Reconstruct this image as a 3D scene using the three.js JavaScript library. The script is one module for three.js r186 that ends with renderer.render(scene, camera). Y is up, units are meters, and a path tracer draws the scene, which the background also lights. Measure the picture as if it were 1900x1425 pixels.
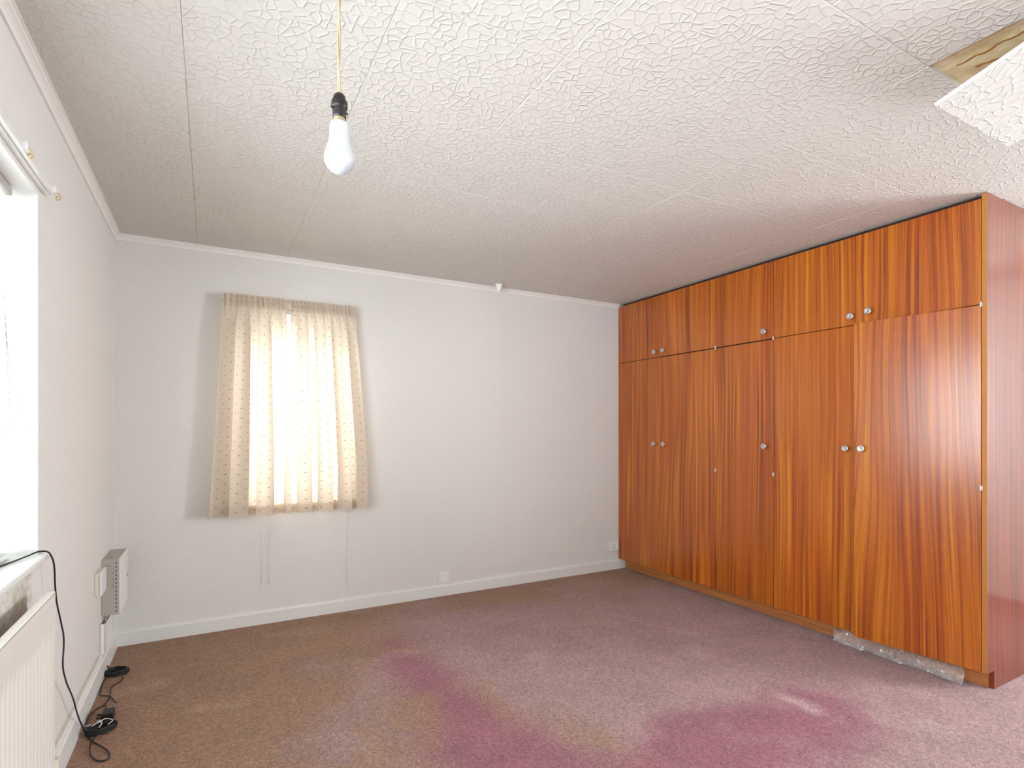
import * as THREE from 'three';
import { RoundedBoxGeometry } from 'three/addons/geometries/RoundedBoxGeometry.js';
import { mergeGeometries, mergeVertices } from 'three/addons/utils/BufferGeometryUtils.js';
import { RectAreaLightUniformsLib } from 'three/addons/lights/RectAreaLightUniformsLib.js';

// ---------------------------------------------------------------- measured layout (metres)
const XL = -0.488, ZB = -3.876, XR = 5.20, ZF = 2.00, H = 2.385;      // room faces: left, back, right, front, ceiling tile face
const XK = 3.86, ZK = -1.25;                                            // wall behind the wardrobe, and the return beside its end
const XW = 3.236, XP = 3.306, ZE = -1.185;                             // wardrobe door face, plinth face, end panel face
const EYE = 1.25, YAW = THREE.MathUtils.degToRad(28.87), FOCAL = 1014, HORIZON = 798.3;

// ---------------------------------------------------------------- camera, sky, windows' daylight, exposure
const scene = new THREE.Scene();
const camera = new THREE.PerspectiveCamera(2 * THREE.MathUtils.radToDeg(Math.atan(712.5 / FOCAL)), 1900 / 1425, 0.05, 60);
camera.position.set(0, EYE, 0);
camera.lookAt(Math.sin(YAW), EYE, -Math.cos(YAW));
camera.setViewOffset(1900, 1425, 0, 712.5 - HORIZON, 1900, 1425);      // shift lens: verticals stay upright

const renderer = new THREE.WebGLRenderer();
renderer.toneMapping = THREE.LinearToneMapping;
renderer.toneMappingExposure = 1.95;
renderer.shadowMap.enabled = true;
RectAreaLightUniformsLib.init();
scene.background = new THREE.Color().setRGB(0.85, 0.95, 1.1);

// openings: window_1 in the left wall, window_2 behind the curtains, window_3 in the right wall
const W1 = { z0: -2.28, z1: 1.10, y0: 0.848, y1: 2.011 };
const W2 = { x0: 0.20, x1: 0.84, y0: 0.775, y1: 2.055 };
const W3 = { z0: 0.10, z1: 1.65, y0: 0.85, y1: 2.05 };
function daylight(name, w, h, at, to, color, intensity) {
  const l = new THREE.RectAreaLight(new THREE.Color().setRGB(...color), intensity, w, h);
  l.name = name; l.position.set(...at); l.lookAt(...to); scene.add(l);
  return l;
}
daylight('daylight_left', W1.z1 - W1.z0, W1.y1 - W1.y0, [XL - 0.24, (W1.y0 + W1.y1) / 2, (W1.z0 + W1.z1) / 2], [3, (W1.y0 + W1.y1) / 2, (W1.z0 + W1.z1) / 2], [0.86, 0.95, 1.0], 7.5);
daylight('daylight_back', W2.x1 - W2.x0, W2.y1 - W2.y0, [(W2.x0 + W2.x1) / 2, (W2.y0 + W2.y1) / 2, ZB - 0.20], [(W2.x0 + W2.x1) / 2, (W2.y0 + W2.y1) / 2, 0], [1.0, 0.985, 0.96], 3.2);
daylight('daylight_right', W3.z1 - W3.z0, W3.y1 - W3.y0, [XR + 0.22, (W3.y0 + W3.y1) / 2, (W3.z0 + W3.z1) / 2], [0, (W3.y0 + W3.y1) / 2, (W3.z0 + W3.z1) / 2], [0.86, 0.945, 1.0], 23);

// ---------------------------------------------------------------- noise and textures
function rng(seed) { let s = seed | 0; return () => { s = (s + 0x6d2b79f5) | 0; let t = Math.imul(s ^ (s >>> 15), 1 | s); t = (t + Math.imul(t ^ (t >>> 7), 61 | t)) ^ t; return ((t ^ (t >>> 14)) >>> 0) / 4294967296; }; }
function hash(ix, iy, seed) { let h = Math.imul(ix, 374761393) ^ Math.imul(iy, 668265263) ^ Math.imul(seed, 1274126177); h = Math.imul(h ^ (h >>> 13), 1274126177); return ((h ^ (h >>> 16)) >>> 0) / 4294967296; }
function vnoise(x, y, seed = 0, wrap = 0) {
  const ix = Math.floor(x), iy = Math.floor(y), fx = x - ix, fy = y - iy, u = fx * fx * (3 - 2 * fx), v = fy * fy * (3 - 2 * fy);
  const m = (i) => (wrap ? ((i % wrap) + wrap) % wrap : i);
  const a = hash(m(ix), m(iy), seed), b = hash(m(ix + 1), m(iy), seed), c = hash(m(ix), m(iy + 1), seed), d = hash(m(ix + 1), m(iy + 1), seed);
  return a + (b - a) * u + (c - a) * v + (a - b - c + d) * u * v;
}
const fbm = (x, y, seed = 0, n = 3) => { let s = 0, a = 0.5, t = 0; for (let i = 0; i < n; i++) { s += a * vnoise(x, y, seed + i); t += a; a *= 0.5; x *= 2.03; y *= 2.03; } return s / t; };
const sstep = (a, b, x) => { const t = Math.min(1, Math.max(0, (x - a) / (b - a))); return t * t * (3 - 2 * t); };
const lerp3 = (a, b, t) => [a[0] + (b[0] - a[0]) * t, a[1] + (b[1] - a[1]) * t, a[2] + (b[2] - a[2]) * t];
function texture(w, h, fn, { srgb = true, repeat = null } = {}) {
  const d = new Uint8Array(w * h * 4);
  for (let y = 0, k = 0; y < h; y++) for (let x = 0; x < w; x++, k += 4) {
    const c = fn(x, y);
    if (typeof c === 'number') d[k] = d[k + 1] = d[k + 2] = Math.max(0, Math.min(255, c * 255));
    else { d[k] = Math.max(0, Math.min(255, c[0])); d[k + 1] = Math.max(0, Math.min(255, c[1])); d[k + 2] = Math.max(0, Math.min(255, c[2])); }
    d[k + 3] = 255;
  }
  const t = new THREE.DataTexture(d, w, h, THREE.RGBAFormat);
  t.magFilter = THREE.LinearFilter; t.minFilter = THREE.LinearMipmapLinearFilter; t.wrapS = t.wrapT = THREE.RepeatWrapping;
  if (srgb) t.colorSpace = THREE.SRGBColorSpace;
  if (repeat) t.repeat.set(repeat[0], repeat[1]);
  t.needsUpdate = true;
  return t;
}

// embossed crackle of the polystyrene tiles: raised ridges between irregular cells, one tile (0.508 m) wide
const crackle = (() => {
  const N = 1024, G = 17, r = rng(11), pts = [];
  for (let i = 0; i < G * G; i++) pts.push([(i % G) + r() * 1.0, Math.floor(i / G) + r() * 1.0, r()]);
  const at = (gx, gy) => { const p = pts[((gy + G) % G) * G + ((gx + G) % G)]; return [p[0] - (((gx + G) % G) - gx), p[1] - (((gy + G) % G) - gy), p[2]]; };
  return texture(N, N, (px, py) => {
    const wx = 0.55 * (vnoise(px / N * 14, py / N * 14, 5, 14) - 0.5), wy = 0.55 * (vnoise(px / N * 14, py / N * 14, 6, 14) - 0.5);
    const x = (px / N) * G + wx, y = (py / N) * G + wy, gx = Math.floor(x), gy = Math.floor(y);
    let a = null, b = null, da = 9, db = 9;
    for (let j = -2; j <= 2; j++) for (let i = -2; i <= 2; i++) { const p = at(gx + i, gy + j), d = (p[0] - x) ** 2 + (p[1] - y) ** 2; if (d < da) { db = da; b = a; da = d; a = p; } else if (d < db) { db = d; b = p; } }
    const gap = Math.hypot(b[0] - a[0], b[1] - a[1]), edge = (db - da) / (2 * gap);               // distance to the border, in cells
    const keep = sstep(0.04, 0.22, hash(Math.round((a[2] + b[2]) * 9973), 7, 3)) * (0.45 + 0.55 * vnoise(px / N * 9, py / N * 9, 21, 9));
    const ridge = Math.exp(-((edge / 0.10) ** 2)) * keep;
    const e = Math.min(px, py, N - 1 - px, N - 1 - py) / N * 508;                                 // plain rim of a few millimetres
    return (0.12 + 0.06 * vnoise(px / 5, py / 5, 2) + 0.72 * ridge) * sstep(1, 5, e) + 0.15 * (1 - sstep(1, 5, e));
  }, { srgb: false });
})();
const woodchip = texture(512, 512, (x, y) => {
  const n = vnoise(x / 512 * 64, y / 512 * 64, 31, 64), m = vnoise(x / 512 * 128, y / 512 * 128, 32, 128), l = vnoise(x / 512 * 24, y / 512 * 24, 33, 24);
  return 0.25 + 0.35 * sstep(0.45, 0.8, n) + 0.18 * m + 0.2 * l;
}, { srgb: false, repeat: [2.2, 2.2] });
const pile = texture(512, 512, (x, y) => 0.55 * hash(x, y, 3) + 0.45 * vnoise(x / 4, y / 4, 9, 128), { srgb: false, repeat: [3.2, 3.2] });

// sapele veneer: one sheet per column of doors, so that the figure runs on from the lower door into the upper one
function veneer(seed, fan, w = 448, h = 1792, tone = 0) {
  const dark = [116, 46, 8], mid = [172, 86, 12], light = [206, 128, 24], red = [156, 64, 14];
  return texture(w, h, (px, py) => {
    const u = (px / w) * 0.595, v = (py / h) * 2.30;
    const lean = fan * (u - 0.28) * (v - 0.9) + 0.045 * (fbm(u * 3.2, v * 0.7, seed, 2) - 0.5) * 2 + 0.010 * (vnoise(u * 16, v * 2.6, seed + 8) - 0.5);
    const s = u + lean;
    const broad = fbm(s * 11, v * 0.5, seed + 1, 2), ribbon = vnoise(s * 95, v * 1.5, seed + 2), fine = vnoise(s * 240, v * 1.3, seed + 3), pore = vnoise(s * 700, v * 34, seed + 4);
    const flame = sstep(0.25, 0.75, vnoise(s * 22 + 3, v * 1.5, seed + 6));
    let t = 0.55 + 0.42 * (broad - 0.5) + 0.66 * (ribbon - 0.5) * (0.25 + 0.95 * flame) + 0.46 * (fine - 0.5) + 0.14 * (pore - 0.5) + tone;
    t -= 0.20 * sstep(0.80, 0.97, vnoise(s * 120, v * 0.9, seed + 5));
    let c = t < 0.5 ? lerp3(dark, mid, Math.max(0, t * 2)) : lerp3(mid, light, Math.min(1, t * 2 - 1));
    return lerp3(c, [red[0] * (0.6 + 0.8 * t), red[1] * (0.6 + 0.8 * t), red[2] * (0.6 + 0.8 * t)], 0.28 * sstep(0.45, 0.8, vnoise(s * 7, v * 0.8, seed + 9)));
  });
}

// ---------------------------------------------------------------- materials
const std = (color, roughness = 0.6, more = {}) => new THREE.MeshStandardMaterial({ color, roughness, side: THREE.DoubleSide, ...more });
const phys = (color, roughness, more = {}) => new THREE.MeshPhysicalMaterial({ color, roughness, side: THREE.DoubleSide, ...more });
const M = {
  wall: std(0xe6e4e0, 0.85, { bumpMap: woodchip, bumpScale: 0.0016 }),
  gloss: std(0xebebe8, 0.35),
  coving: std(0xf0eeea, 0.6),
  tile: std(0xd7d3cc, 0.7, { bumpMap: crackle, bumpScale: 0.0033 }),
  plasticWhite: std(0xefefec, 0.35),
  plasticCream: std(0xe6e0cf, 0.4),
  plasticBlack: std(0x151416, 0.45),
  bakelite: std(0x1d1715, 0.4),
  cable: std(0x1a1a1f, 0.5),
  flex: std(0xb3a07c, 0.6),
  cord: std(0xeceae4, 0.8),
  cordGrey: std(0xa9a39c, 0.7),
  metalGrey: std(0xb4afa6, 0.55),
  holeDark: std(0x2a2623, 0.9),
  brushed: std(0xc9c9cc, 0.32, { metalness: 0.9 }),
  brass: std(0xc7a75a, 0.35, { metalness: 0.8 }),
  capMetal: std(0xb59f78, 0.4, { metalness: 0.6 }),
  opal: phys(0xc2c6cc, 0.12, { clearcoat: 0.5, clearcoatRoughness: 0.05 }),
  glass: phys(0xffffff, 0.0, { transmission: 1, thickness: 0, ior: 1.5 }),
  frameWhite: std(0xf0f0ee, 0.4),
  slat: std(0xededeb, 0.45),
  radiator: std(0xe8e3db, 0.4),
  darkWood: std(0x2a1710, 0.8),
  carcass: std(0x4a2a16, 0.8),
  lipping: std(0xb8752e, 0.45),
  glue: std(0x9a6426, 0.9),
  tie: std(0xe9e6e0, 0.5),
};
M.plaster = std(0xffffff, 0.95, { map: texture(256, 256, (x, y) => { const n = fbm(x / 30, y / 30, 41, 4), g = hash(x, y, 4); return lerp3([200, 174, 130], [236, 218, 182], Math.min(1, Math.max(0, 1.6 * (n - 0.5) + 0.5 + 0.25 * (g - 0.5)))); }, { repeat: [3, 3] }) });

// ---------------------------------------------------------------- helpers
const taken = {};
const numbered = (name) => { const n = taken[name] = (taken[name] ?? -1) + 1; return n ? `${name}_${String(n).padStart(3, '0')}` : name; };
function shade(m) { m.castShadow = true; m.receiveShadow = true; return m; }
function thing(name, [x, y, z], label, category, group) {
  const o = new THREE.Group(); o.name = numbered(name); o.position.set(x, y, z); o.userData = { label, category };
  if (group) o.userData.group = group;
  scene.add(o); return o;
}
function rootOffset(p) { const v = new THREE.Vector3(); for (let q = p; q && q !== scene; q = q.parent) v.add(q.position); return v; }
/** A named mesh whose geometry is given in room coordinates, placed under parent (whose chain has no turns). */
function part(name, geo, mat, parent) {
  const g = Array.isArray(geo) ? mergeGeometries(geo.map((k) => (k.index ? k.toNonIndexed() : k)), false) : geo;
  const o = rootOffset(parent); g.translate(-o.x, -o.y, -o.z);
  const m = shade(new THREE.Mesh(g, mat)); m.name = name; parent.add(m); return m;
}
function local(name, geo, mat, parent, pos = [0, 0, 0], rot = [0, 0, 0]) { const m = shade(new THREE.Mesh(geo, mat)); m.name = name; m.position.set(...pos); m.rotation.set(...rot); parent.add(m); return m; }
function structure(name, geo, mat) { const m = shade(new THREE.Mesh(Array.isArray(geo) ? mergeGeometries(geo.map((k) => (k.index ? k.toNonIndexed() : k)), false) : geo, mat)); m.name = name; m.userData = { kind: 'structure' }; scene.add(m); return m; }
function structGroup(name, pos = [0, 0, 0]) { const g = new THREE.Group(); g.name = name; g.position.set(...pos); g.userData = { kind: 'structure' }; scene.add(g); return g; }
/** Box with uv in metres. */
function bx(x0, x1, y0, y1, z0, z1) {
  const g = new THREE.BoxGeometry(x1 - x0, y1 - y0, z1 - z0); g.translate((x0 + x1) / 2, (y0 + y1) / 2, (z0 + z1) / 2);
  const p = g.attributes.position, n = g.attributes.normal, uv = g.attributes.uv;
  for (let i = 0; i < p.count; i++) { const ax = Math.abs(n.getX(i)), ay = Math.abs(n.getY(i)); if (ax > 0.5) uv.setXY(i, p.getZ(i), p.getY(i)); else if (ay > 0.5) uv.setXY(i, p.getX(i), p.getZ(i)); else uv.setXY(i, p.getX(i), p.getY(i)); }
  return g;
}
function rb(x0, x1, y0, y1, z0, z1, r = 0.003, seg = 2) { const g = new RoundedBoxGeometry(x1 - x0, y1 - y0, z1 - z0, seg, r); g.translate((x0 + x1) / 2, (y0 + y1) / 2, (z0 + z1) / 2); return g; }
function tube(pts, r, seg = 0, rad = 8, closed = false) { const c = new THREE.CatmullRomCurve3(pts.map((p) => new THREE.Vector3(...p)), closed, 'centripetal'); return new THREE.TubeGeometry(c, seg || pts.length * 8, r, rad, closed); }
function lathe(pts, seg = 28) { return new THREE.LatheGeometry(pts.map((p) => new THREE.Vector2(...p)), seg); }
function cyl(a, b, r, seg = 12) { const A = new THREE.Vector3(...a), B = new THREE.Vector3(...b), d = B.clone().sub(A), g = new THREE.CylinderGeometry(r, r, d.length(), seg); g.applyQuaternion(new THREE.Quaternion().setFromUnitVectors(new THREE.Vector3(0, 1, 0), d.normalize())); g.translate((A.x + B.x) / 2, (A.y + B.y) / 2, (A.z + B.z) / 2); return g; }
/** Profile (out from the wall, up) swept along x or z. */
function moulding(profile, axis, from, to, base) {
  const s = new THREE.Shape(profile.map((p) => new THREE.Vector2(...p))), g = new THREE.ExtrudeGeometry(s, { depth: Math.abs(to - from), bevelEnabled: false });
  if (axis === 'x') { g.rotateY(Math.PI / 2); g.scale(1, 1, -1); flip(g); g.translate(from, base[1], base[2]); }          // out = +z, runs +x
  else { g.translate(base[0], base[1], Math.min(from, to)); }                                                               // out = +x, runs +z
  g.computeVertexNormals(); return g;
}
function flip(g) { const a = (g.index ? g.index : null); if (a) { for (let i = 0; i < a.count; i += 3) { const t = a.getX(i); a.setX(i, a.getX(i + 2)); a.setX(i + 2, t); } return g; } for (const k of Object.keys(g.attributes)) { const b = g.attributes[k], s = b.itemSize; for (let i = 0; i < b.count; i += 3) for (let c = 0; c < s; c++) { const t = b.array[i * s + c]; b.array[i * s + c] = b.array[(i + 2) * s + c]; b.array[(i + 2) * s + c] = t; } } return g; }

// ---------------------------------------------------------------- room shell
const T = 0.26;
const carpetMap = (() => {
  const x0 = XL, x1 = XR, z0 = ZB, z1 = ZF, N = 2048;
  const brown = [162, 128, 105], mauve = [174, 143, 142], magenta = [162, 104, 117], pale = [216, 198, 194];
  const seg = (x, z, ax, az, bx_, bz, ra, rb_) => { const dx = bx_ - ax, dz = bz - az, t = Math.min(1, Math.max(0, ((x - ax) * dx + (z - az) * dz) / (dx * dx + dz * dz))); return Math.hypot(x - ax - dx * t, z - az - dz * t) - (ra + (rb_ - ra) * t); };
  return texture(N, N, (px, py) => {
    const x = x0 + (px / N) * (x1 - x0), z = z0 + (py / N) * (z1 - z0);
    const n1 = fbm(x * 2.2, z * 2.2, 61, 4) - 0.5, n2 = fbm(x * 7, z * 7, 65, 3) - 0.5, g = hash(px, py, 9) - 0.5, g2 = vnoise(px / 2.5, py / 2.5, 10) - 0.5;
    // sun-bleached to brown along the window side and by the back wall, in ragged patches
    const b = sstep(-0.30, 0.40, Math.max(0.95 - x, (-3.35 - z) * 0.9 - 0.1) * 0.75 + 1.1 * n1 + 0.5 * n2);
    let c = lerp3(mauve, brown, b);
    // dye kept where furniture stood
    const d = Math.min(seg(x, z, 0.93, -3.15, 0.98, -2.30, 0.06, 0.14), seg(x, z, 0.98, -2.30, 1.02, -1.40, 0.14, 0.34), seg(x, z, 1.0, -1.42, 2.40, -1.46, 0.30, 0.20)) + 0.20 * n1 + 0.16 * n2;
    c = lerp3(c, magenta, 0.85 * (1 - sstep(-0.12, 0.14, d)));
    const w = seg(x, z, 2.34, -1.62, 2.36, -1.50, 0.035, 0.05) + 0.10 * n2 + 0.05 * n1;
    c = lerp3(c, pale, 0.55 * (1 - sstep(-0.03, 0.035, w)));
    // worn, dusty streaks
    const dust = sstep(0.62, 0.85, fbm(x * 3.1 + 7, z * 5, 71, 4)); c = lerp3(c, pale, 0.16 * dust);
    const k = 1 + 0.30 * g + 0.22 * g2 + 0.10 * n2;
    return [c[0] * k, c[1] * k, c[2] * k];
  });
})();
const carpet = phys(0xffffff, 0.95, { map: carpetMap, bumpMap: pile, bumpScale: 0.004, sheen: 0.15, sheenColor: new THREE.Color(0xc9b3bb), sheenRoughness: 0.5 });
{
  const g = bx(XL - T, XR + T, -0.2, 0, ZB - T, ZF + T), p = g.attributes.position, uv = g.attributes.uv;
  for (let i = 0; i < p.count; i++) uv.setXY(i, (p.getX(i) - XL) / (XR - XL), (p.getZ(i) - ZB) / (ZF - ZB));
  pile.repeat.set(14, 16);
  structure('floor', g, carpet);
}
/** Wall slab with rectangular openings; a: along, y: up; thickness goes to +depth of the extrusion. */
function wallShape(a0, a1, y0, y1, holes) {
  const s = new THREE.Shape([[a0, y0], [a1, y0], [a1, y1], [a0, y1]].map((p) => new THREE.Vector2(...p)));
  for (const [b0, b1, c0, c1] of holes) s.holes.push(new THREE.Path([[b0, c0], [b0, c1], [b1, c1], [b1, c0]].map((p) => new THREE.Vector2(...p))));
  return new THREE.ExtrudeGeometry(s, { depth: T, bevelEnabled: false });
}
const HT = H + 0.012;   // back of the tiles
{
  let g = wallShape(ZB - T, ZF + T, 0, HT + 0.2, [[W1.z0, W1.z1, W1.y0, W1.y1]]); g.rotateY(-Math.PI / 2); g.translate(XL, 0, 0);      // shape x -> +z, depth -> -x
  // soot-brown dust carried up the wallpaper by the radiator, in a ragged band above it
  const len = 6.4, stain = texture(2048, 832, (px, py) => {
    const z = ZB - T + (px / 2048) * len, y = (py / 832) * 2.6;
    if (y < 0.5 || y > 0.86 || z < -2.35 || z > -0.4) return [255, 255, 255];
    const n = fbm(z * 14, y * 14, 81, 4) - 0.5, m = fbm(z * 60, y * 60, 85, 2) - 0.5, g = hash(px, py, 12);
    const k = sstep(-0.05, 0.07, Math.min(0.785 - y, z + 2.16, -0.6 - z) + 0.16 * n + 0.07 * m) * (0.62 + 0.8 * n + 0.7 * m) * (0.75 + 0.4 * g);
    return lerp3([255, 255, 255], [158, 134, 100], 0.5 * k);
  }, { repeat: [1 / len, 1 / 2.6] });
  stain.offset.set(-(ZB - T) / len, 0);
  const stained = M.wall.clone(); stained.map = stain;
  structure('wall_left', g, stained);
  g = wallShape(XL, XK, 0, HT + 0.2, [[W2.x0, W2.x1, W2.y0, W2.y1]]); g.translate(0, 0, ZB - T);
  structure('wall_back', g, M.wall);
  g = wallShape(ZK, ZF + T, 0, HT + 0.2, [[W3.z0, W3.z1, W3.y0, W3.y1]]); g.rotateY(-Math.PI / 2); g.translate(XR + T, 0, 0);
  structure('wall_right', g, M.wall);
  structure('wall_alcove', bx(XK, XR + T, 0, HT + 0.2, ZB - T, ZK), M.wall);
  structure('wall_front', bx(XL, XR, 0, HT + 0.2, ZF, ZF + T), M.wall);
}
// ceiling: plaster slab with separate polystyrene tiles glued to it
const PITCH = 0.508, TX0 = -0.07, TZ0 = -0.866, JOINT = 0.0009;
const ceiling = structure('ceiling', bx(XL - 0.001, XR + 0.001, HT, HT + 0.2, ZB - 0.001, ZF + 0.001), M.plaster);
const tileGeos = {};
function tileGeo(w, d, uOff = 0, vOff = 0) {
  const key = [w, d, uOff, vOff].map((k) => k.toFixed(3)).join();
  if (tileGeos[key]) return tileGeos[key];
  const b = 0.0016, t = 0.012, pos = [], uv = [], idx = [];
  const ring = (i, y) => [[-w / 2 + i, y, -d / 2 + i], [w / 2 - i, y, -d / 2 + i], [w / 2 - i, y, d / 2 - i], [-w / 2 + i, y, d / 2 - i]];
  const quad = (p) => { const k = pos.length / 3; for (const q of p) { pos.push(...q); uv.push((q[0] + w / 2) / PITCH + uOff, (q[2] + d / 2) / PITCH + vOff); } idx.push(k, k + 1, k + 2, k, k + 2, k + 3); };
  const lo = ring(b, 0), md = ring(0, b * 0.7), hi = ring(0, t);
  quad(lo); quad([hi[3], hi[2], hi[1], hi[0]]);
  for (let i = 0; i < 4; i++) { const j = (i + 1) % 4; quad([lo[j], lo[i], md[i], md[j]]); quad([md[j], md[i], hi[i], hi[j]]); }
  const g = new THREE.BufferGeometry(); g.setAttribute('position', new THREE.Float32BufferAttribute(pos, 3)); g.setAttribute('uv', new THREE.Float32BufferAttribute(uv, 2)); g.setIndex(idx); g.computeVertexNormals();
  return tileGeos[key] = g;
}
{
  const xs = [XL], zs = [ZB], r = rng(5);
  for (let k = 0; TX0 + k * PITCH < XR - 0.02; k++) xs.push(TX0 + k * PITCH); xs.push(XR);
  const zl = []; for (let k = -5; k < 8; k++) { const z = TZ0 + k * PITCH; if (z > ZB + 0.02 && z < ZF - 0.02) zl.push(z); } zs.push(...zl, ZF);
  for (let i = 0; i + 1 < xs.length; i++) for (let j = 0; j + 1 < zs.length; j++) {
    const x0 = xs[i], x1 = xs[i + 1], z0 = zs[j], z1 = zs[j + 1], full = Math.abs(x1 - x0 - PITCH) < 1e-4 && Math.abs(z1 - z0 - PITCH) < 1e-4;
    if (x0 > XK && z1 < ZK) continue;                                                   // above the return wall
    if (Math.abs(x0 - 1.962) < 0.02 && Math.abs(z0 - TZ0) < 0.02) continue;            // the tile that has dropped
    const turn = full ? Math.floor(r() * 4) * Math.PI / 2 : 0;
    const m = local('ceiling_tile', tileGeo(x1 - x0 - JOINT, z1 - z0 - JOINT, full ? 0 : 0.3, full ? 0 : 0.17), M.tile, ceiling, [(x0 + x1) / 2, H + (r() - 0.5) * 0.0008, (z0 + z1) / 2], [(r() - 0.5) * 0.002, turn, (r() - 0.5) * 0.002]);
    m.userData = {};
  }
  // smears of old adhesive on the bare plaster
  const smear = (pts, w, seed) => { const q = rng(seed), s = []; const n = pts.length; for (let k = 0; k < n; k++) s.push([pts[k][0] + w * (0.4 + q()), pts[k][1]]); for (let k = n - 1; k >= 0; k--) s.push([pts[k][0] - w * (0.4 + q()), pts[k][1]]); const g = new THREE.ExtrudeGeometry(new THREE.Shape(s.map((p) => new THREE.Vector2(...p))), { depth: 0.0015, bevelEnabled: false }); g.rotateX(Math.PI / 2); g.translate(0, HT + 0.0005, 0); return g; };
  const line = []; for (let k = 0; k <= 26; k++) line.push([2.052 + 0.006 * Math.sin(k * 1.7) + 0.004 * Math.sin(k * 0.6), -0.83 + k * 0.017]);
  part('adhesive_smear', smear(line, 0.0040, 3), M.glue, ceiling);
  const blob = []; for (let k = 0; k <= 9; k++) blob.push([2.113 + 0.0025 * k + 0.003 * Math.sin(k * 2.1), -0.803 + k * 0.0075]);
  part('adhesive_smear', smear(blob, 0.006, 4), M.glue, ceiling);
}
// coving and skirting
const coveProfile = [[0, 0], [0.008, 0], [0.0085, 0.006], [0.012, 0.013], [0.018, 0.019], [0.024, 0.0225], [0.026, 0.0235], [0.0265, 0.029], [0.034, 0.030], [0.034, 0.0335], [0, 0.0335]];
structure('trim_1', moulding(coveProfile, 'z', ZB, ZF, [XL, H - 0.0335, 0]), M.coving);
structure('trim_2', moulding(coveProfile, 'x', XL, XW, [0, H - 0.0335, ZB]), M.coving);
const skirtB = [[0, 0], [0.018, 0], [0.018, 0.072], [0.016, 0.078], [0.011, 0.082], [0, 0.086]];
const skirtL = [[0, 0], [0.018, 0], [0.018, 0.094], [0.0145, 0.101], [0.012, 0.104], [0.012, 0.112], [0.008, 0.120], [0, 0.122]];
structure('baseboard_back', moulding(skirtB, 'x', XL, XP, [0, 0, ZB]), M.gloss);
structure('baseboard_left', moulding(skirtL, 'z', ZB, ZF, [XL, 0, 0]), M.gloss);

// ---------------------------------------------------------------- windows
function frameGeo(a0, a1, y0, y1, w, mullions, place) {     // bars in (along, y); place maps to a box
  const out = [place(a0, a1, y0, y0 + w), place(a0, a1, y1 - w, y1), place(a0, a0 + w, y0 + w, y1 - w), place(a1 - w, a1, y0 + w, y1 - w)];
  for (const m of mullions) out.push(place(m - w / 2, m + w / 2, y0 + w, y1 - w));
  return out;
}
{
  const w = structGroup('window_1', [XL, W1.y0, W1.z0]);
  part('window_frame', frameGeo(W1.z0, W1.z1, W1.y0, W1.y1, 0.05, [(W1.z0 + W1.z1) / 2], (a, b, c, d) => bx(XL - 0.18, XL - 0.125, c, d, a, b)), M.frameWhite, w);
  const mid = (W1.z0 + W1.z1) / 2;
  for (const [a, b] of [[W1.z0 + 0.05, mid - 0.025], [mid + 0.025, W1.z1 - 0.05]]) part('pane', bx(XL - 0.156, XL - 0.152, W1.y0 + 0.05, W1.y1 - 0.05, a, b), M.glass, w);
  // sill board with rounded nose, a short horn past the reveal
  part('window_sill', [rb(XL - 0.125, XL + 0.024, W1.y0 - 0.022, W1.y0 + 0.002, W1.z0 + 0.001, W1.z1 - 0.001, 0.008, 3), rb(XL, XL + 0.024, W1.y0 - 0.022, W1.y0 + 0.002, W1.z0 - 0.05, W1.z0 + 0.02, 0.008, 3)], M.gloss, w);
}
{
  const w = structGroup('window_2', [W2.x0, W2.y0, ZB]);
  part('window_frame', frameGeo(W2.x0, W2.x1, W2.y0, W2.y1, 0.04, [], (a, b, c, d) => bx(a, b, c, d, ZB - 0.16, ZB - 0.11)), M.frameWhite, w);
  part('pane', bx(W2.x0 + 0.04, W2.x1 - 0.04, W2.y0 + 0.04, W2.y1 - 0.04, ZB - 0.137, ZB - 0.133), M.glass, w);
}
{
  const w = structGroup('window_3', [XR, W3.y0, W3.z0]);
  part('window_frame', frameGeo(W3.z0, W3.z1, W3.y0, W3.y1, 0.05, [0.875], (a, b, c, d) => bx(XR + 0.12, XR + 0.18, c, d, a, b)), M.frameWhite, w);
  for (const [a, b] of [[W3.z0 + 0.05, 0.85], [0.90, W3.z1 - 0.05]]) part('pane', bx(XR + 0.148, XR + 0.152, W3.y0 + 0.05, W3.y1 - 0.05, a, b), M.glass, w);
}

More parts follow.
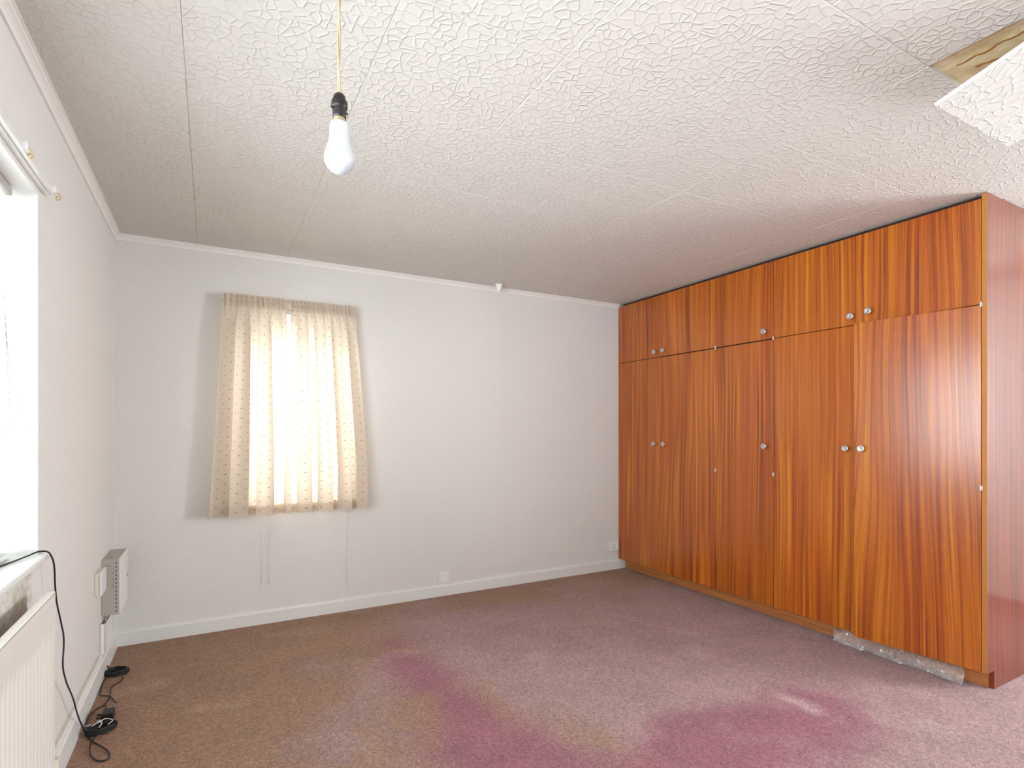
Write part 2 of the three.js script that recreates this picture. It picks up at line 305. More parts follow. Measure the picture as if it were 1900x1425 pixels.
// ---------------------------------------------------------------- fitted wardrobe
{
  const w = thing('fitted_wardrobe', [XW, 0, (ZB + ZE) / 2], 'glossy orange-brown wooden fitted wardrobe with ten doors filling the right wall', 'wardrobe');
  const seams = [ZB + 0.004, -3.352, -2.782, -2.312, -1.793, -1.2075], y0 = 0.089, yS = 1.853, y1 = 2.362;
  const fans = [0.02, 0.035, 0.03, 0.06, 0.09], vens = [0, 1, 2, 3, 4].map((k) => veneer(100 + 37 * k, fans[k], 448, 1792, [0, 0.02, 0, 0.02, 0.03][k]));
  const grain = vens[1];
  const wood = vens.map((map) => phys(0xffffff, 0.30, { map, clearcoat: 1, clearcoatRoughness: 0.23, specularIntensity: 0.5, bumpMap: grain, bumpScale: 0.0003 }));
  const sideWood = phys(0xb08c80, 0.5, { map: veneer(410, 0.01, 448, 1024, -0.10), clearcoat: 1, clearcoatRoughness: 0.12, specularIntensity: 0.4 });
  const plinthWood = std(0xffffff, 0.5, { map: texture(512, 64, (x, y) => { const n = vnoise(x / 90, y / 3, 5), m = vnoise(x / 20, y / 1.5, 6); return lerp3([150, 84, 40], [198, 130, 72], 0.25 + 0.5 * n + 0.25 * m); }, { repeat: [0.6, 8] }) });
  part('carcass', bx(XW + 0.022, XK - 0.002, 0.085, 2.362, ZB + 0.004, ZE - 0.022), M.carcass, w);
  part('top_filler', bx(XW + 0.03, XW + 0.05, 2.362, H - 0.001, ZB + 0.036, ZE - 0.022), M.darkWood, w);
  part('plinth', bx(XP, XP + 0.022, 0.001, 0.085, ZB + 0.02, ZE - 0.0215), plinthWood, w);
  // end panel with its toe notch
  const s = new THREE.Shape([[XW, 0.089], [XP + 0.004, 0.089], [XP + 0.004, 0.001], [XK - 0.002, 0.001], [XK - 0.002, H - 0.002], [XW, H - 0.002]].map((p) => new THREE.Vector2(...p)));
  const pg = new THREE.ExtrudeGeometry(s, { depth: 0.021, bevelEnabled: false }); pg.translate(0, 0, ZE - 0.021);
  { const p = pg.attributes.position, uv = pg.attributes.uv; for (let i = 0; i < p.count; i++) uv.setXY(i, (p.getX(i) - XW) / 0.75, p.getY(i) / 2.4); }
  const end = part('end_panel', pg, sideWood, w);
  part('lipping', bx(XW - 0.0015, XW, 0.089, H - 0.003, ZE - 0.021, ZE), M.lipping, end).userData.label = 'pale wood edge strip';
  const knobGeo = lathe([[0, 0], [0.011, 0], [0.0105, 0.004], [0.0075, 0.007], [0.0075, 0.012], [0.012, 0.0165], [0.0185, 0.0205], [0.0195, 0.023], [0.0185, 0.0255], [0.015, 0.0265], [0.0085, 0.0250], [0, 0.0240]], 32);
  knobGeo.rotateZ(Math.PI / 2);   // points to -x
  const hingeGeo = mergeGeometries([new THREE.BoxGeometry(0.004, 0.016, 0.012), new THREE.CylinderGeometry(0.004, 0.004, 0.024, 10).translate(-0.003, 0, 0)].map((g) => g.toNonIndexed()));
  const knobs = [[-3.406, 1.138, -3.400, 1.900], [-3.295, 1.138, -3.301, 1.900], [-2.371, 1.144, -2.375, 1.907], [-1.840, 1.145, -1.812, 1.905], [-1.727, 1.148, -1.715, 1.917]];
  for (let k = 0; k < 5; k++) for (const up of [0, 1]) {
    const a = seams[k] + 0.0016 + (k === 4 && !up ? 0.022 : 0), b = seams[k + 1] - 0.0016, lo = up ? yS + 0.002 : y0, hi = up ? y1 : yS - 0.002 - (k === 1 || k === 2 ? 0.004 : 0);
    const right = k === 0 || k === 3 ? false : true, hz = k === 1 ? b : k === 2 ? a : k === 0 ? a : k === 3 ? a : b;   // hinge side
    const g = new RoundedBoxGeometry(0.019, hi - lo, b - a, 2, 0.0015); g.translate(0.0095, (hi + lo) / 2, (a + b) / 2 - hz);
    const p = g.attributes.position, uv = g.attributes.uv;
    for (let i = 0; i < p.count; i++) uv.setXY(i, (p.getZ(i) + hz - seams[k]) / 0.595, (p.getY(i) - 0.08) / 2.30);
    const door = local(up ? 'upper_door' : 'door', g, wood[k], w, [0, 0, hz - w.position.z]);
    const ajar = up ? [0, 0.1, -0.1, 0, 0.1][k] : [0.0, 0.15, -0.1, -0.1, 6.4][k];
    door.rotation.y = THREE.MathUtils.degToRad(ajar);
    const kn = knobs[k]; local('knob', knobGeo, M.brushed, door, [0, up ? kn[3] : kn[1], (up ? kn[2] : kn[0]) - hz]);
  }
  for (const [z, y] of [[-2.782, 0.959], [-2.782, 1.853], [-2.312, 0.961], [-2.312, 1.853], [-1.2075, 0.973], [-1.2075, 1.853]]) local('hinge', hingeGeo, M.brushed, w, [-0.003, y, z - w.position.z]);
}

// ---------------------------------------------------------------- left window: blind, curtain track, radiator
{
  const xB = XL - 0.075, a0 = W1.z0 + 0.03, a1 = W1.z1 - 0.03;
  const b = thing('venetian_blind', [xB, W1.y0, (a0 + a1) / 2], 'white venetian blind in the recess of the left-hand window', 'blind');
  part('headrail', rb(xB - 0.02, xB + 0.02, W1.y1 - 0.030, W1.y1 - 0.002, a0, a1, 0.003), M.metalGrey, b);
  const L = a1 - a0, n = 38, prof = [], half = 0.0175;
  for (let k = 0; k <= 6; k++) { const t = k / 6 * 2 - 1; prof.push([t * half, 0.0028 * (1 - t * t)]); }
  const sh = new THREE.Shape([...prof.map((p) => new THREE.Vector2(p[0], p[1])), ...prof.slice().reverse().map((p) => new THREE.Vector2(p[0], p[1] - 0.0009))]);
  const sg = new THREE.ExtrudeGeometry(sh, { depth: L, bevelEnabled: false, curveSegments: 2 }); sg.translate(0, 0, -L / 2);
  const y0 = W1.y0 + 0.035, y1 = W1.y1 - 0.05;
  for (let k = 0; k < n; k++) local('slat', sg, M.slat, b, [0, y0 + (y1 - y0) * k / (n - 1) - W1.y0, 0], [0, 0, 0.20]);
  part('bottom_rail', rb(xB - 0.018, xB + 0.018, W1.y0 + 0.008, W1.y0 + 0.022, a0, a1, 0.004), M.frameWhite, b);
  for (const z of [a0 + 0.12, (a0 + a1) / 2, a1 - 0.12]) for (const s of [-0.019, 0.019]) part('ladder_cord', cyl([xB + s, W1.y0 + 0.02, z], [xB + s, W1.y1 - 0.03, z], 0.0008, 5), M.cord, b);
  const zc = -2.245;
  part('tilt_cord', tube([[-0.562, 1.985, zc + 0.01], [-0.559, 1.85, zc], [-0.560, 1.70, zc + 0.004], [-0.556, 1.56, zc], [-0.548, 1.44, zc], [-0.533, 1.34, zc - 0.003], [-0.512, 1.24, zc - 0.006], [-0.506, 1.205, zc - 0.006], [-0.512, 1.178, zc - 0.004], [-0.531, 1.167, zc], [-0.548, 1.178, zc + 0.003], [-0.556, 1.205, zc + 0.004], [-0.552, 1.25, zc + 0.004], [-0.546, 1.30, zc + 0.004], [-0.549, 1.36, zc + 0.003], [-0.555, 1.50, zc + 0.002], [-0.562, 1.75, zc + 0.005], [-0.565, 1.985, zc + 0.01]], 0.0011, 160, 6), M.cordGrey, b);
  part('lift_cord', tube([[-0.563, 1.985, zc + 0.016], [-0.558, 1.80, zc + 0.008], [-0.562, 1.64, zc + 0.012], [-0.557, 1.50, zc + 0.008], [-0.556, 1.38, zc + 0.010], [-0.552, 1.32, zc + 0.010], [-0.566, 1.22, zc + 0.014]], 0.0032, 70, 6), M.cord, b);
}
{
  const t = thing('curtain_track', [XL, 2.05, -1.2], 'white curtain track fixed to the wall above the left-hand window', 'curtain track');
  part('rail', rb(XL + 0.012, XL + 0.026, 2.040, 2.060, -2.36, 1.25, 0.003), M.plasticWhite, t);
  part('fixing_batten', bx(XL + 0.0005, XL + 0.012, 2.030, 2.066, -2.33, 1.22), M.wall, t);
  for (const z of [-2.025, -2.352]) {
    const g = part('end_stop', [rb(XL + 0.018, XL + 0.034, 2.046, 2.068, z - 0.012, z + 0.010, 0.003)], M.plasticWhite, t);
    part('hook', tube([[XL + 0.030, 2.052, z], [XL + 0.040, 2.047, z - 0.004], [XL + 0.042, 2.036, z - 0.010], [XL + 0.034, 2.030, z - 0.014], [XL + 0.030, 2.036, z - 0.010], [XL + 0.036, 2.044, z - 0.016]], 0.0016, 40, 6), M.brass, g);
  }
}
{
  const xf = -0.416, xb = -0.432, zE = -2.125, zN = -0.55, yT = 0.757, yB = 0.15;
  const r = thing('panel_radiator', [XL + 0.05, 0, (zE + zN) / 2], 'white panel radiator with vertical flutes below the left-hand window', 'radiator');
  // fluted front: one pressed sheet
  const N = 96, cols = [], pos = [], idx = []; const zs = [], pitch = 0.0333;
  for (let z = zE + 0.004; z <= zN - 0.004; z += pitch / 8) zs.push(z);
  const ys = [yB, yB + 0.02, yB + 0.05, yB + 0.08, yT - 0.14, yT - 0.11, yT - 0.085, yT - 0.03, yT];
  const amp = [0, 0, 0.35, 1, 1, 0.6, 0, 0, 0];
  for (const z of zs) for (let k = 0; k < ys.length; k++) { const ph = ((z - zE) / pitch) % 1, f = 0.5 - 0.5 * Math.cos(Math.PI * 2 * ph); pos.push(xf - 0.007 + 0.007 * (amp[k] ? 1 - amp[k] * (1 - Math.sqrt(f)) : 1), ys[k], z); }
  for (let i = 0; i + 1 < zs.length; i++) for (let k = 0; k + 1 < ys.length; k++) { const a = i * ys.length + k, b = a + ys.length; idx.push(a, b, a + 1, b, b + 1, a + 1); }
  const g = new THREE.BufferGeometry(); g.setAttribute('position', new THREE.Float32BufferAttribute(pos, 3)); g.setIndex(idx); g.computeVertexNormals();
  part('front_panel', g, M.radiator, r);
  part('back_panel', rb(xb, xf - 0.0075, yB, yT, zE + 0.002, zN, 0.003), M.radiator, r);
  part('top_cover', [rb(xb - 0.004, xf + 0.003, yT - 0.004, yT + 0.004, zE - 0.001, zN, 0.003), rb(xf - 0.002, xf + 0.003, yT - 0.026, yT + 0.002, zE - 0.001, zN, 0.0015)], M.radiator, r);
  part('end_cover', rb(xb - 0.002, xf + 0.001, yB, yT, zE - 0.003, zE + 0.004, 0.002), M.radiator, r);
  for (const z of [zE + 0.25, zN - 0.25]) part('wall_bracket', bx(XL + 0.001, xb, 0.30, 0.62, z - 0.02, z + 0.02), M.radiator, r);
  const v = part('valve', [cyl([-0.428, 0.185, zE - 0.035], [-0.428, 0.235, zE - 0.035], 0.017, 16), cyl([-0.428, 0.19, zE - 0.06], [-0.428, 0.19, zE + 0.0], 0.009, 12)], M.plasticCream, r);
  part('pipe', cyl([-0.428, 0.002, zE - 0.035], [-0.428, 0.19, zE - 0.035], 0.0075, 12), M.brushed, v);
}

// ---------------------------------------------------------------- curtains, rail and blind of the small window
const dots = texture(512, 512, (x, y) => {
  const cx = 128, cy = 64, ox = Math.floor(y / cy) % 2 ? cx / 2 : 0, fx = ((x + ox) % cx) - cx / 2, fy = (y % cy) - cy / 2;
  const dot = 1 - sstep(6.5, 9.5, Math.hypot(fx, fy) + 3 * (vnoise(x / 4, y / 4, 3) - 0.5)), weave = 0.96 + 0.05 * hash(x, y >> 1, 5) + 0.03 * vnoise(x / 2, y / 30, 6, 256);
  const c = lerp3([234, 222, 204], [164, 150, 132], 0.85 * dot); return [c[0] * weave, c[1] * weave, c[2] * weave];
}, { repeat: [4.3, 4.3] });
const cloth = phys(0xffffff, 1.0, { map: dots, transmission: 0.45, thickness: 0 });
function curtain(name, label, xTop, xBot, seed, folds, phase) {
  const c = thing(name, [(xTop[0] + xTop[1]) / 2, 0.715, ZB + 0.085], label, 'curtain', null);
  const r = rng(seed), zBase = ZB + 0.085, yTop = 2.098, yBot = 0.716, SU = 240, SV = 70;
  const ph = []; for (let k = 0; k <= folds + 1; k++) ph.push((r() - 0.5) * 1.1);
  const wob = (s, t) => { const f = s * folds, i = Math.min(folds, Math.floor(f)), a = f - i; return ph[i] * (1 - a) + ph[Math.min(folds + 1, i + 1)] * a + 0.5 * t * Math.sin(3.1 * s + seed); };
  const point = (s, t, back = 0) => {
    const y = yTop + (yBot - yTop) * t, open = sstep(0.03, 0.16, t), flare = Math.pow(t, 1.15);
    const L = xTop[0] + (xBot[0] - xTop[0]) * flare, R = xTop[1] + (xBot[1] - xTop[1]) * Math.min(1, Math.pow(t, 0.8) * 1.2);
    const phi = Math.PI * 2 * folds * s + phase + wob(s, t), pin = Math.PI * 2 * folds * 4 * s;
    const big = open * (0.021 + 0.014 * t), small = (1 - open) * 0.0075 * (0.55 + 0.45 * sstep(0, 0.02, t));
    const edge = Math.min(1, Math.min(s, 1 - s) * 9);
    const x = L + (R - L) * s + edge * open * (0.020 + 0.012 * t) * Math.sin(2 * phi) + (1 - open) * 0.003 * Math.sin(2 * pin);
    const z = zBase + big * Math.tanh(1.8 * Math.cos(phi)) * 1.05 + small * Math.cos(pin + 0.8 * Math.sin(7 * s * folds)) + 0.006 * t * Math.sin(9 * s + 4 * t + seed) - back;
    return [x, y - 0.006 * t * Math.sin(phi) * 0.6 - (s < 0.5 ? 0 : 0) , z];
  };
  const sheet = (t0, t1, sv, back) => {
    const pos = [], uv = [], idx = [];
    for (let j = 0; j <= sv; j++) for (let i = 0; i <= SU; i++) { const s = i / SU, t = t0 + (t1 - t0) * j / sv; pos.push(...point(s, t, back)); uv.push(s * 0.95, t * 1.38); }
    for (let j = 0; j < sv; j++) for (let i = 0; i < SU; i++) { const a = j * (SU + 1) + i, b = a + SU + 1; idx.push(a, b, a + 1, b, b + 1, a + 1); }
    const g = new THREE.BufferGeometry(); g.setAttribute('position', new THREE.Float32BufferAttribute(pos, 3)); g.setAttribute('uv', new THREE.Float32BufferAttribute(uv, 2)); g.setIndex(idx); g.computeVertexNormals(); return g;
  };
  part('drape', sheet(0, 1, SV, 0), cloth, c);
  part('heading_tape', sheet(0.002, 0.055, 8, 0.0035), cloth, c);
  part('hem', sheet(0.958, 0.999, 4, 0.0035), cloth, c);
  return c;
}
curtain('curtain', 'left half of the cream dotted curtain pair over the small window', [0.062, 0.424], [-0.012, 0.455], 3, 3, 0.6);
curtain('curtain', 'right half of the cream dotted curtain pair over the small window', [0.454, 0.858], [0.462, 0.955], 8, 4, 2.2);
{
  const t = thing('curtain_rail', [0.46, 2.06, ZB], 'narrow white rail carrying the dotted curtains above the small window', 'curtain rail');
  part('rail', rb(0.05, 0.87, 2.060, 2.078, ZB + 0.036, ZB + 0.048, 0.002), M.plasticWhite, t);
  for (const x of [0.10, 0.46, 0.82]) part('bracket', bx(x - 0.008, x + 0.008, 2.062, 2.076, ZB + 0.0005, ZB + 0.036), M.plasticWhite, t);
}
{
  const zb = ZB - 0.06, x0 = W2.x0 + 0.008, x1 = W2.x1 - 0.008;
  const b = thing('venetian_blind', [(x0 + x1) / 2, 0.1, zb], 'white venetian blind half raised behind the dotted curtains', 'blind');
  part('headrail', rb(x0, x1, 2.022, 2.052, zb - 0.018, zb + 0.018, 0.003), M.frameWhite, b);
  const sg = new RoundedBoxGeometry(x1 - x0, 0.0012, 0.026, 1, 0.0005);
  for (let k = 0; k < 14; k++) local('slat', sg, M.slat, b, [0, 2.005 - k * 0.0185 - 0.1, 0], [0.55, 0, 0]);
  part('bottom_rail', rb(x0, x1, 1.728, 1.742, zb - 0.014, zb + 0.014, 0.003), M.frameWhite, b);
  for (const [x, y] of [[0.293, 0.268], [0.336, 0.262]]) {
    const cord = part('pull_cord', tube([[x + 0.01, 2.03, zb + 0.02], [x + 0.004, 1.3, zb + 0.03], [x, 0.80, ZB + 0.012], [x - 0.002, 0.5, ZB + 0.010], [x, y + 0.02, ZB + 0.010]], 0.0016, 60, 6), M.cord, b);
    part('tassel', lathe([[0, 0.028], [0.003, 0.026], [0.0055, 0.004], [0.005, 0], [0, 0]], 12).translate(x, y - 0.006, ZB + 0.010), M.plasticWhite, cord);
  }
  part('tilt_cord', tube([[0.80, 2.03, zb + 0.02], [0.825, 1.2, zb + 0.03], [0.833, 0.79, ZB + 0.008], [0.828, 0.55, ZB + 0.006], [0.826, 0.25, ZB + 0.006], [0.836, 0.095, ZB + 0.012]], 0.0018, 70, 6), M.cord, b);
}

// ---------------------------------------------------------------- pendant lamp
{
  const px = 0.225, pz = -1.121;
  const p = thing('pendant_light', [px, 1.87, pz], 'brown-black bulb holder hanging from the ceiling on a beige flex', 'pendant light');
  part('ceiling_rose', lathe([[0, 0], [0.012, 0], [0.03, 0.008], [0.038, 0.02], [0.04, 0.0235], [0, 0.0235]]).translate(px, H - 0.025, pz), M.plasticWhite, p);
  const flex = [], n = 60; for (let k = 0; k <= n; k++) { const y = 1.914 + (H - 0.02 - 1.914) * k / n; flex.push([px - 0.0012 * Math.sin(k * 0.13), y, pz]); }
  const twin = (o) => flex.map(([x, y, z], k) => [x + 0.0016 * Math.cos(k * 0.22 + o), y, z + 0.0016 * Math.sin(k * 0.22 + o)]);
  part('flex', [tube(twin(0), 0.0019, 120, 6), tube(twin(Math.PI), 0.0019, 120, 6)], M.flex, p);
  const h = part('bulb_holder', lathe([[0.0035, 0.049], [0.008, 0.0485], [0.0115, 0.044], [0.0128, 0.036], [0.0130, 0.0345], [0.0152, 0.034], [0.0158, 0.030], [0.0150, 0.0285], [0.0158, 0.027], [0.0158, 0.022], [0.0145, 0.020], [0.0138, 0.0195], [0.0132, 0.004], [0.0125, 0.0], [0.010, 0.0]]).translate(px, 1.8715, pz), M.bakelite, p);
  for (const a of [0.35, 0.35 + Math.PI]) part('bayonet_pin', cyl([px + 0.012 * Math.cos(a), 1.8885, pz - 0.012 * Math.sin(a)], [px + 0.0185 * Math.cos(a), 1.8885, pz - 0.0185 * Math.sin(a)], 0.002, 8), M.bakelite, h);
  const b = thing('light_bulb', [px, 1.762, pz], 'white opal light bulb, unlit, in the hanging holder', 'light bulb');
  const prof = [[0, 0]]; for (let k = 1; k <= 14; k++) { const a = k / 14 * 1.95; prof.push([0.0298 * Math.sin(a), 0.0298 - 0.0298 * Math.cos(a)]); }
  prof.push([0.0250, 0.050], [0.0222, 0.058], [0.0202, 0.067], [0.0190, 0.077], [0.0186, 0.086], [0.0192, 0.0865], [0.0192, 0.0925], [0.0182, 0.0975], [0.0145, 0.1015], [0.011, 0.1025], [0, 0.1025]);
  part('globe', lathe(prof, 40).translate(px, 1.762, pz), M.opal, b);
  part('cap', lathe([[0.0112, 0.1], [0.0112, 0.110], [0.0118, 0.1105], [0.0118, 0.112], [0.0108, 0.1125], [0.0108, 0.116], [0, 0.116]]).translate(px, 1.762, pz), M.capMetal, b);
}
// pull-cord switch on the ceiling by the back wall
{
  const px = 1.964, pz = -3.765;
  const s = thing('pull_cord_switch', [px, 1.15, pz], 'white ceiling pull-cord switch near the back wall', 'switch');
  part('switch_body', lathe([[0, -0.062], [0.006, -0.062], [0.008, -0.052], [0.017, -0.044], [0.022, -0.030], [0.0245, -0.012], [0.031, -0.010], [0.033, -0.004], [0.033, 0], [0, 0]]).translate(px, H - 0.0005, pz), M.plasticWhite, s);
  const c = part('cord', cyl([px, 1.165, pz], [px, H - 0.06, pz], 0.0013, 6), M.cord, s);
  part('cord_joint', lathe([[0, 0], [0.003, 0.002], [0.003, 0.014], [0, 0.016]], 10).translate(px, 2.285, pz), M.cordGrey, c);
  part('cord_end', lathe([[0, 0], [0.0045, 0.001], [0.004, 0.014], [0.0015, 0.018], [0, 0.018]], 12).translate(px, 1.15, pz), M.plasticWhite, c);
}
// the dropped tile, hinged at its front edge
{
  const t = thing('fallen_ceiling_tile', [1.962 + PITCH / 2, H, TZ0 + PITCH], 'embossed white ceiling tile hanging loose at one edge beside a bare patch', 'ceiling tile');
  const m = local('tile', tileGeo(PITCH - JOINT, PITCH - JOINT), M.tile, t, [0, 0, 0]);
  m.geometry = m.geometry.clone(); m.geometry.translate(0, 0, -PITCH / 2); m.rotation.x = THREE.MathUtils.degToRad(-15.3);
}

// ---------------------------------------------------------------- sockets, switches and boxes
{
  const z = ZB, s = thing('blank_socket_plate', [1.5425, 0.144, z], 'small white connection plate low on the back wall just above the skirting', 'socket');
  part('plate', rb(1.500, 1.585, 0.102, 0.187, z + 0.0005, z + 0.0125, 0.003), M.plasticWhite, s);
  for (const x of [1.512, 1.573]) part('screw', lathe([[0, 0.0015], [0.003, 0.001], [0.0035, 0], [0, 0]], 10).rotateX(Math.PI / 2).translate(x, 0.1445, z + 0.0125), M.metalGrey, s);
  part('cover', rb(1.522, 1.563, 0.124, 0.165, z + 0.012, z + 0.0145, 0.001), M.plasticWhite, s);
  const w = thing('wall_socket', [3.184, 0.21, z], 'white single three-pin wall socket beside the wardrobe', 'socket');
  part('plate', rb(3.139, 3.225, 0.168, 0.254, z + 0.0005, z + 0.024, 0.003), M.plasticWhite, w);
  for (const [x, y, a, b] of [[3.170, 0.216, 0.0022, 0.005], [3.159, 0.195, 0.004, 0.0022], [3.181, 0.195, 0.004, 0.0022]]) part('pin_hole', bx(x - a, x + a, y - b, y + b, z + 0.0236, z + 0.0244), M.holeDark, w);
  part('rocker', rb(3.198, 3.211, 0.208, 0.228, z + 0.023, z + 0.027, 0.0015), M.plasticWhite, w);
}
{
  const x0 = XL + 0.0005, x1 = -0.415, z0 = -3.74, z1 = -3.45, y0 = 0.30, y1 = 0.586;
  const b = thing('metal_junction_box', [(x0 + x1) / 2, y0, (z0 + z1) / 2], 'grey metal box with punched holes on the left wall by the corner', 'electrical box');
  part('case', rb(x0, x1, y0, y1, z0, z1, 0.0025), M.metalGrey, b);
  const lid = part('lid', rb(x1 - 0.001, x1 + 0.005, y0 + 0.002, y1 - 0.002, z0 + 0.002, z1 - 0.012, 0.002), M.plasticWhite, b);
  part('lock', cyl([x1 + 0.004, 0.445, z0 + 0.03], [x1 + 0.012, 0.445, z0 + 0.03], 0.008, 14), M.brushed, lid);
  for (const [x, y] of [[-0.468, 0.555], [-0.442, 0.515], [-0.442, 0.485], [-0.442, 0.450], [-0.455, 0.555]]) part('punched_hole', cyl([x, y, z1 - 0.001], [x, y, z1 + 0.0006], 0.0026, 10), M.holeDark, b);
  part('punched_hole', cyl([-0.455, y1 - 0.001, z1 - 0.06], [-0.455, y1 + 0.0006, z1 - 0.06], 0.005, 12), M.holeDark, b);
  for (let k = 0; k < 13; k++) part('vent_slot', rb(-0.4285, -0.4245, y0 + 0.014 + k * 0.0205, y0 + 0.024 + k * 0.0205, z1 - 0.001, z1 + 0.0006, 0.0006, 1), M.holeDark, b);
}
{
  const s = thing('surface_socket_box', [-0.475, 0.451, -3.33], 'small cream plastic box on the left wall in front of the metal box', 'electrical box');
  part('back_box', rb(XL + 0.0005, -0.468, 0.452, 0.560, -3.395, -3.262, 0.003), M.plasticCream, s);
  part('face_plate', rb(-0.4682, -0.460, 0.449, 0.563, -3.398, -3.258, 0.003), M.plasticWhite, s);
  const l = thing('cable_trunking', [-0.478, 0.125, -3.5], 'white plastic trunking below the metal box, open at the top', 'trunking');
  part('trunk', [rb(XL + 0.0005, XL + 0.003, 0.123, 0.275, -3.62, -3.40, 0.001), rb(-0.468, -0.465, 0.123, 0.272, -3.62, -3.40, 0.001), rb(XL + 0.0005, -0.465, 0.123, 0.275, -3.403, -3.400, 0.001), rb(XL + 0.0005, -0.465, 0.123, 0.275, -3.62, -3.617, 0.001)], M.plasticWhite, l);
  for (let k = 0; k < 3; k++) part('wire', tube([[-0.478, 0.15, -3.45 - k * 0.06], [-0.477, 0.24, -3.455 - k * 0.06], [-0.474, 0.275, -3.47 - k * 0.06], [-0.470, 0.302, -3.49 - k * 0.055]], 0.003, 30, 8), k === 1 ? M.plasticWhite : M.metalGrey, l);
}
{
  const t = thing('skirting_cable', [XL, 0.12, -3.0], 'thin cream cable clipped along the top of the left skirting', 'cable');
  for (const [dx, y] of [[0.0045, 0.1255], [0.003, 0.133]]) { const pts = []; for (let k = 0; k <= 16; k++) pts.push([XL + dx, y + 0.0008 * Math.sin(k * 2.3), -3.35 + k * 0.07]); part('core', tube(pts, 0.0024, 60, 6), M.plasticCream, t); }
}

// ---------------------------------------------------------------- cables on the floor
{
  const c = thing('sill_cable', [-0.45, 0, -2.5], 'thin black cable hanging from the window sill down to the carpet, ending in a loop', 'cable');
  part('lead', tube([[-0.560, 0.8525, -2.06], [-0.53, 0.8535, -2.14], [-0.50, 0.858, -2.22], [-0.480, 0.862, -2.262], [-0.462, 0.856, -2.276], [-0.452, 0.832, -2.284], [-0.450, 0.795, -2.300], [-0.452, 0.740, -2.318], [-0.453, 0.677, -2.344], [-0.455, 0.595, -2.408], [-0.455, 0.523, -2.455], [-0.455, 0.485, -2.457], [-0.455, 0.425, -2.443], [-0.455, 0.354, -2.488], [-0.455, 0.242, -2.602], [-0.455, 0.125, -2.700], [-0.450, 0.050, -2.762], [-0.440, 0.008, -2.775], [-0.413, 0.005, -2.723], [-0.362, 0.005, -2.640], [-0.340, 0.005, -2.585], [-0.343, 0.005, -2.548], [-0.368, 0.005, -2.552], [-0.402, 0.005, -2.612], [-0.416, 0.005, -2.685], [-0.412, 0.008, -2.745], [-0.400, 0.012, -2.775]], 0.0027, 260, 8), M.cable, c);
}
function coil(name, label, [cx, cz], ax, az, turn, loops, seed, tail, ties) {
  const c = thing(name, [cx, 0, cz], label, 'cable', null), r = rng(seed), pts = [];
  const N = loops * 14;
  for (let k = 0; k <= N; k++) { const a = k / 14 * Math.PI * 2, e = 0.82 + 0.26 * r(), X = ax * e * Math.cos(a), Z = az * e * Math.sin(a); pts.push([cx + X * Math.cos(turn) - Z * Math.sin(turn), 0.006 + 0.022 * (k / N) + 0.004 * r(), cz + X * Math.sin(turn) + Z * Math.cos(turn)]); }
  part('winding', tube(pts, 0.0034, N * 4, 7), M.cable, c);
  for (const t of tail) part('lead', tube(t, 0.0026, t.length * 10, 7), M.cable, c);
  for (const t of ties) part('tie_wire', tube(t, 0.0018, t.length * 8, 6), M.tie, c);
  return c;
}
const nearCoil = coil('cable_coil', 'coil of black cable bound with white wire on the carpet, nearest the radiator', [-0.396, -2.795], 0.052, 0.028, -0.35, 7, 21,
  [[[-0.44, 0.010, -2.83], [-0.458, 0.006, -2.87], [-0.462, 0.005, -2.93], [-0.461, 0.005, -2.99], [-0.437, 0.005, -3.045], [-0.417, 0.007, -3.05], [-0.410, 0.010, -3.00]]],
  [[[-0.428, 0.034, -2.80], [-0.405, 0.037, -2.822], [-0.385, 0.037, -2.838], [-0.360, 0.034, -2.815], [-0.372, 0.034, -2.785]], [[-0.405, 0.036, -2.825], [-0.395, 0.037, -2.80], [-0.400, 0.033, -2.775]]]);
for (const [x, z] of [[-0.447, -2.848], [-0.412, -2.868]]) part('ring_terminal', new THREE.TorusGeometry(0.0075, 0.0028, 8, 20).rotateX(Math.PI / 2 - 0.5).translate(x, 0.018, z), M.tie, nearCoil);
coil('cable_coil', 'bundle of black cable lying against the left skirting near the corner', [-0.420, -3.415], 0.050, 0.036, 0.12, 8, 33,
  [[[-0.385, 0.008, -3.35], [-0.392, 0.005, -3.31], [-0.421, 0.005, -3.256], [-0.415, 0.005, -3.179], [-0.413, 0.006, -3.136], [-0.418, 0.005, -3.09], [-0.428, 0.005, -3.05]], [[-0.458, 0.02, -3.42], [-0.463, 0.008, -3.36], [-0.464, 0.005, -3.30], [-0.460, 0.005, -3.235], [-0.452, 0.005, -3.182], [-0.413, 0.009, -3.138], [-0.379, 0.005, -3.062]], [[-0.452, 0.02, -3.44], [-0.463, 0.035, -3.46], [-0.462, 0.045, -3.445], [-0.450, 0.035, -3.43]]], []);
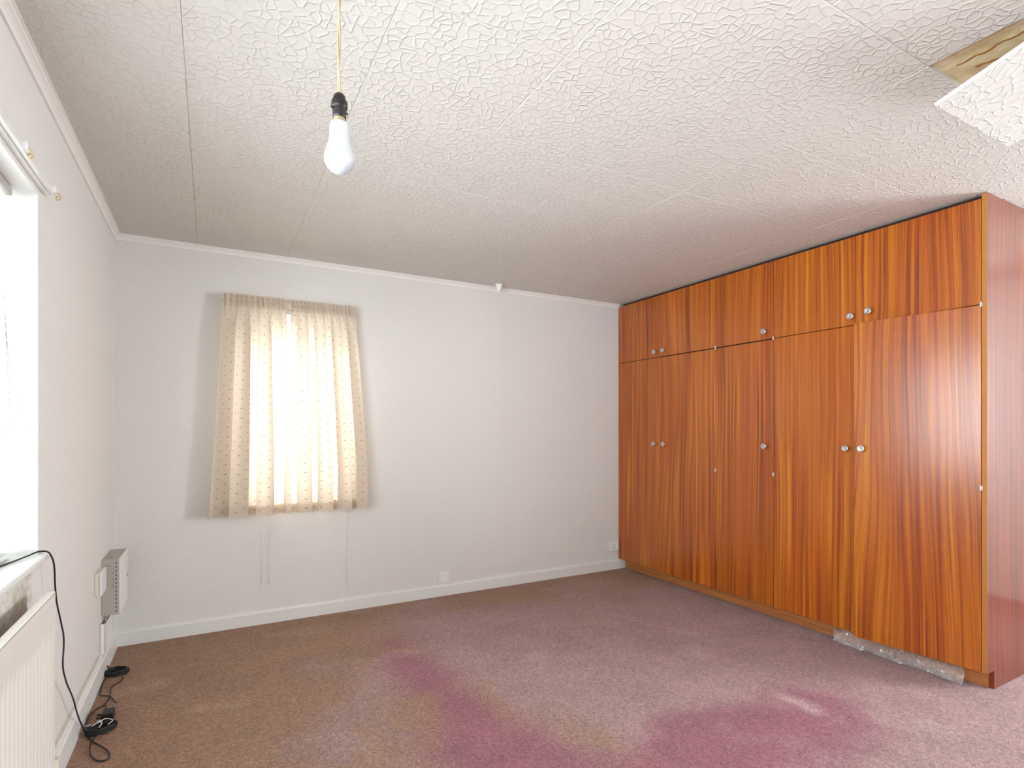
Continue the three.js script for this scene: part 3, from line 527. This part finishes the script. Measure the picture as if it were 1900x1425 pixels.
{
  const p = thing('plug_adapter', [-0.388, 0, -2.915], 'black plug-in power adapter with its pins showing, between the two cable coils', 'plug');
  part('housing', rb(-0.409, -0.367, 0.001, 0.036, -2.945, -2.885, 0.005, 3), M.plasticBlack, p);
  for (const [x, z] of [[-0.418, -2.935], [-0.418, -2.905]]) part('pin', rb(x - 0.012, x + 0.011, 0.014, 0.020, z - 0.0022, z + 0.0022, 0.001, 1), M.plasticBlack, p);
  part('earth_pin', rb(-0.393, -0.387, 0.016, 0.022, -2.968, -2.943, 0.001, 1), M.plasticBlack, p);
}
// ---------------------------------------------------------------- clear plastic pushed under the wardrobe
{
  const film = phys(0xffffff, 0.09, { transmission: 0.86, thickness: 0, ior: 1.8 });
  const p = thing('plastic_sheet', [3.24, 0, -1.6], 'crumpled clear plastic bag tucked under the wardrobe by its right-hand end', 'plastic bag');
  const layer = (off, seed) => {
    const SU = 84, SV = 9, pos = [], idx = [], r = rng(seed);
    for (let j = 0; j <= SV; j++) for (let i = 0; i <= SU; i++) {
      const s = i / SU, t = j / SV, ends = sstep(0, 0.10, s);
      const jig = () => (r() - 0.5), inner = j > 0 && j < SV && i > 0 && i < SU ? 1 : 0.4;
      const z = -1.925 + 0.64 * s + 0.010 * Math.sin(4 * t + seed) + jig() * 0.007 * inner;
      const belly = Math.sin(Math.PI * t), roll = 0.006 * Math.sin(17 * s + 3 * t + seed) + 0.004 * Math.sin(41 * s - 5 * t);
      const x = 3.292 - 0.062 * Math.pow(t, 0.8) - 0.012 * belly + roll * t + jig() * 0.016 * inner;
      const y = (0.080 * (1 - t) * (0.72 + 0.28 * ends)) + 0.004 + 0.010 * belly + jig() * 0.008 * inner * (1 - t * 0.6);
      pos.push(x - off, Math.max(0.0015, y + off * 0.4), z);
    }
    for (let j = 0; j < SV; j++) for (let i = 0; i < SU; i++) { const a = j * (SU + 1) + i, b = a + SU + 1; if ((i + j) % 2) idx.push(a, a + 1, b, b, a + 1, b + 1); else idx.push(a, a + 1, b + 1, a, b + 1, b); }
    const g = new THREE.BufferGeometry(); g.setAttribute('position', new THREE.Float32BufferAttribute(pos, 3)); g.setIndex(idx); const f = g.toNonIndexed(); f.computeVertexNormals(); return f;
  };
  part('film', layer(0, 5), film, p);
  part('film', layer(0.006, 17), film, p);
}

renderer.render(scene, camera);
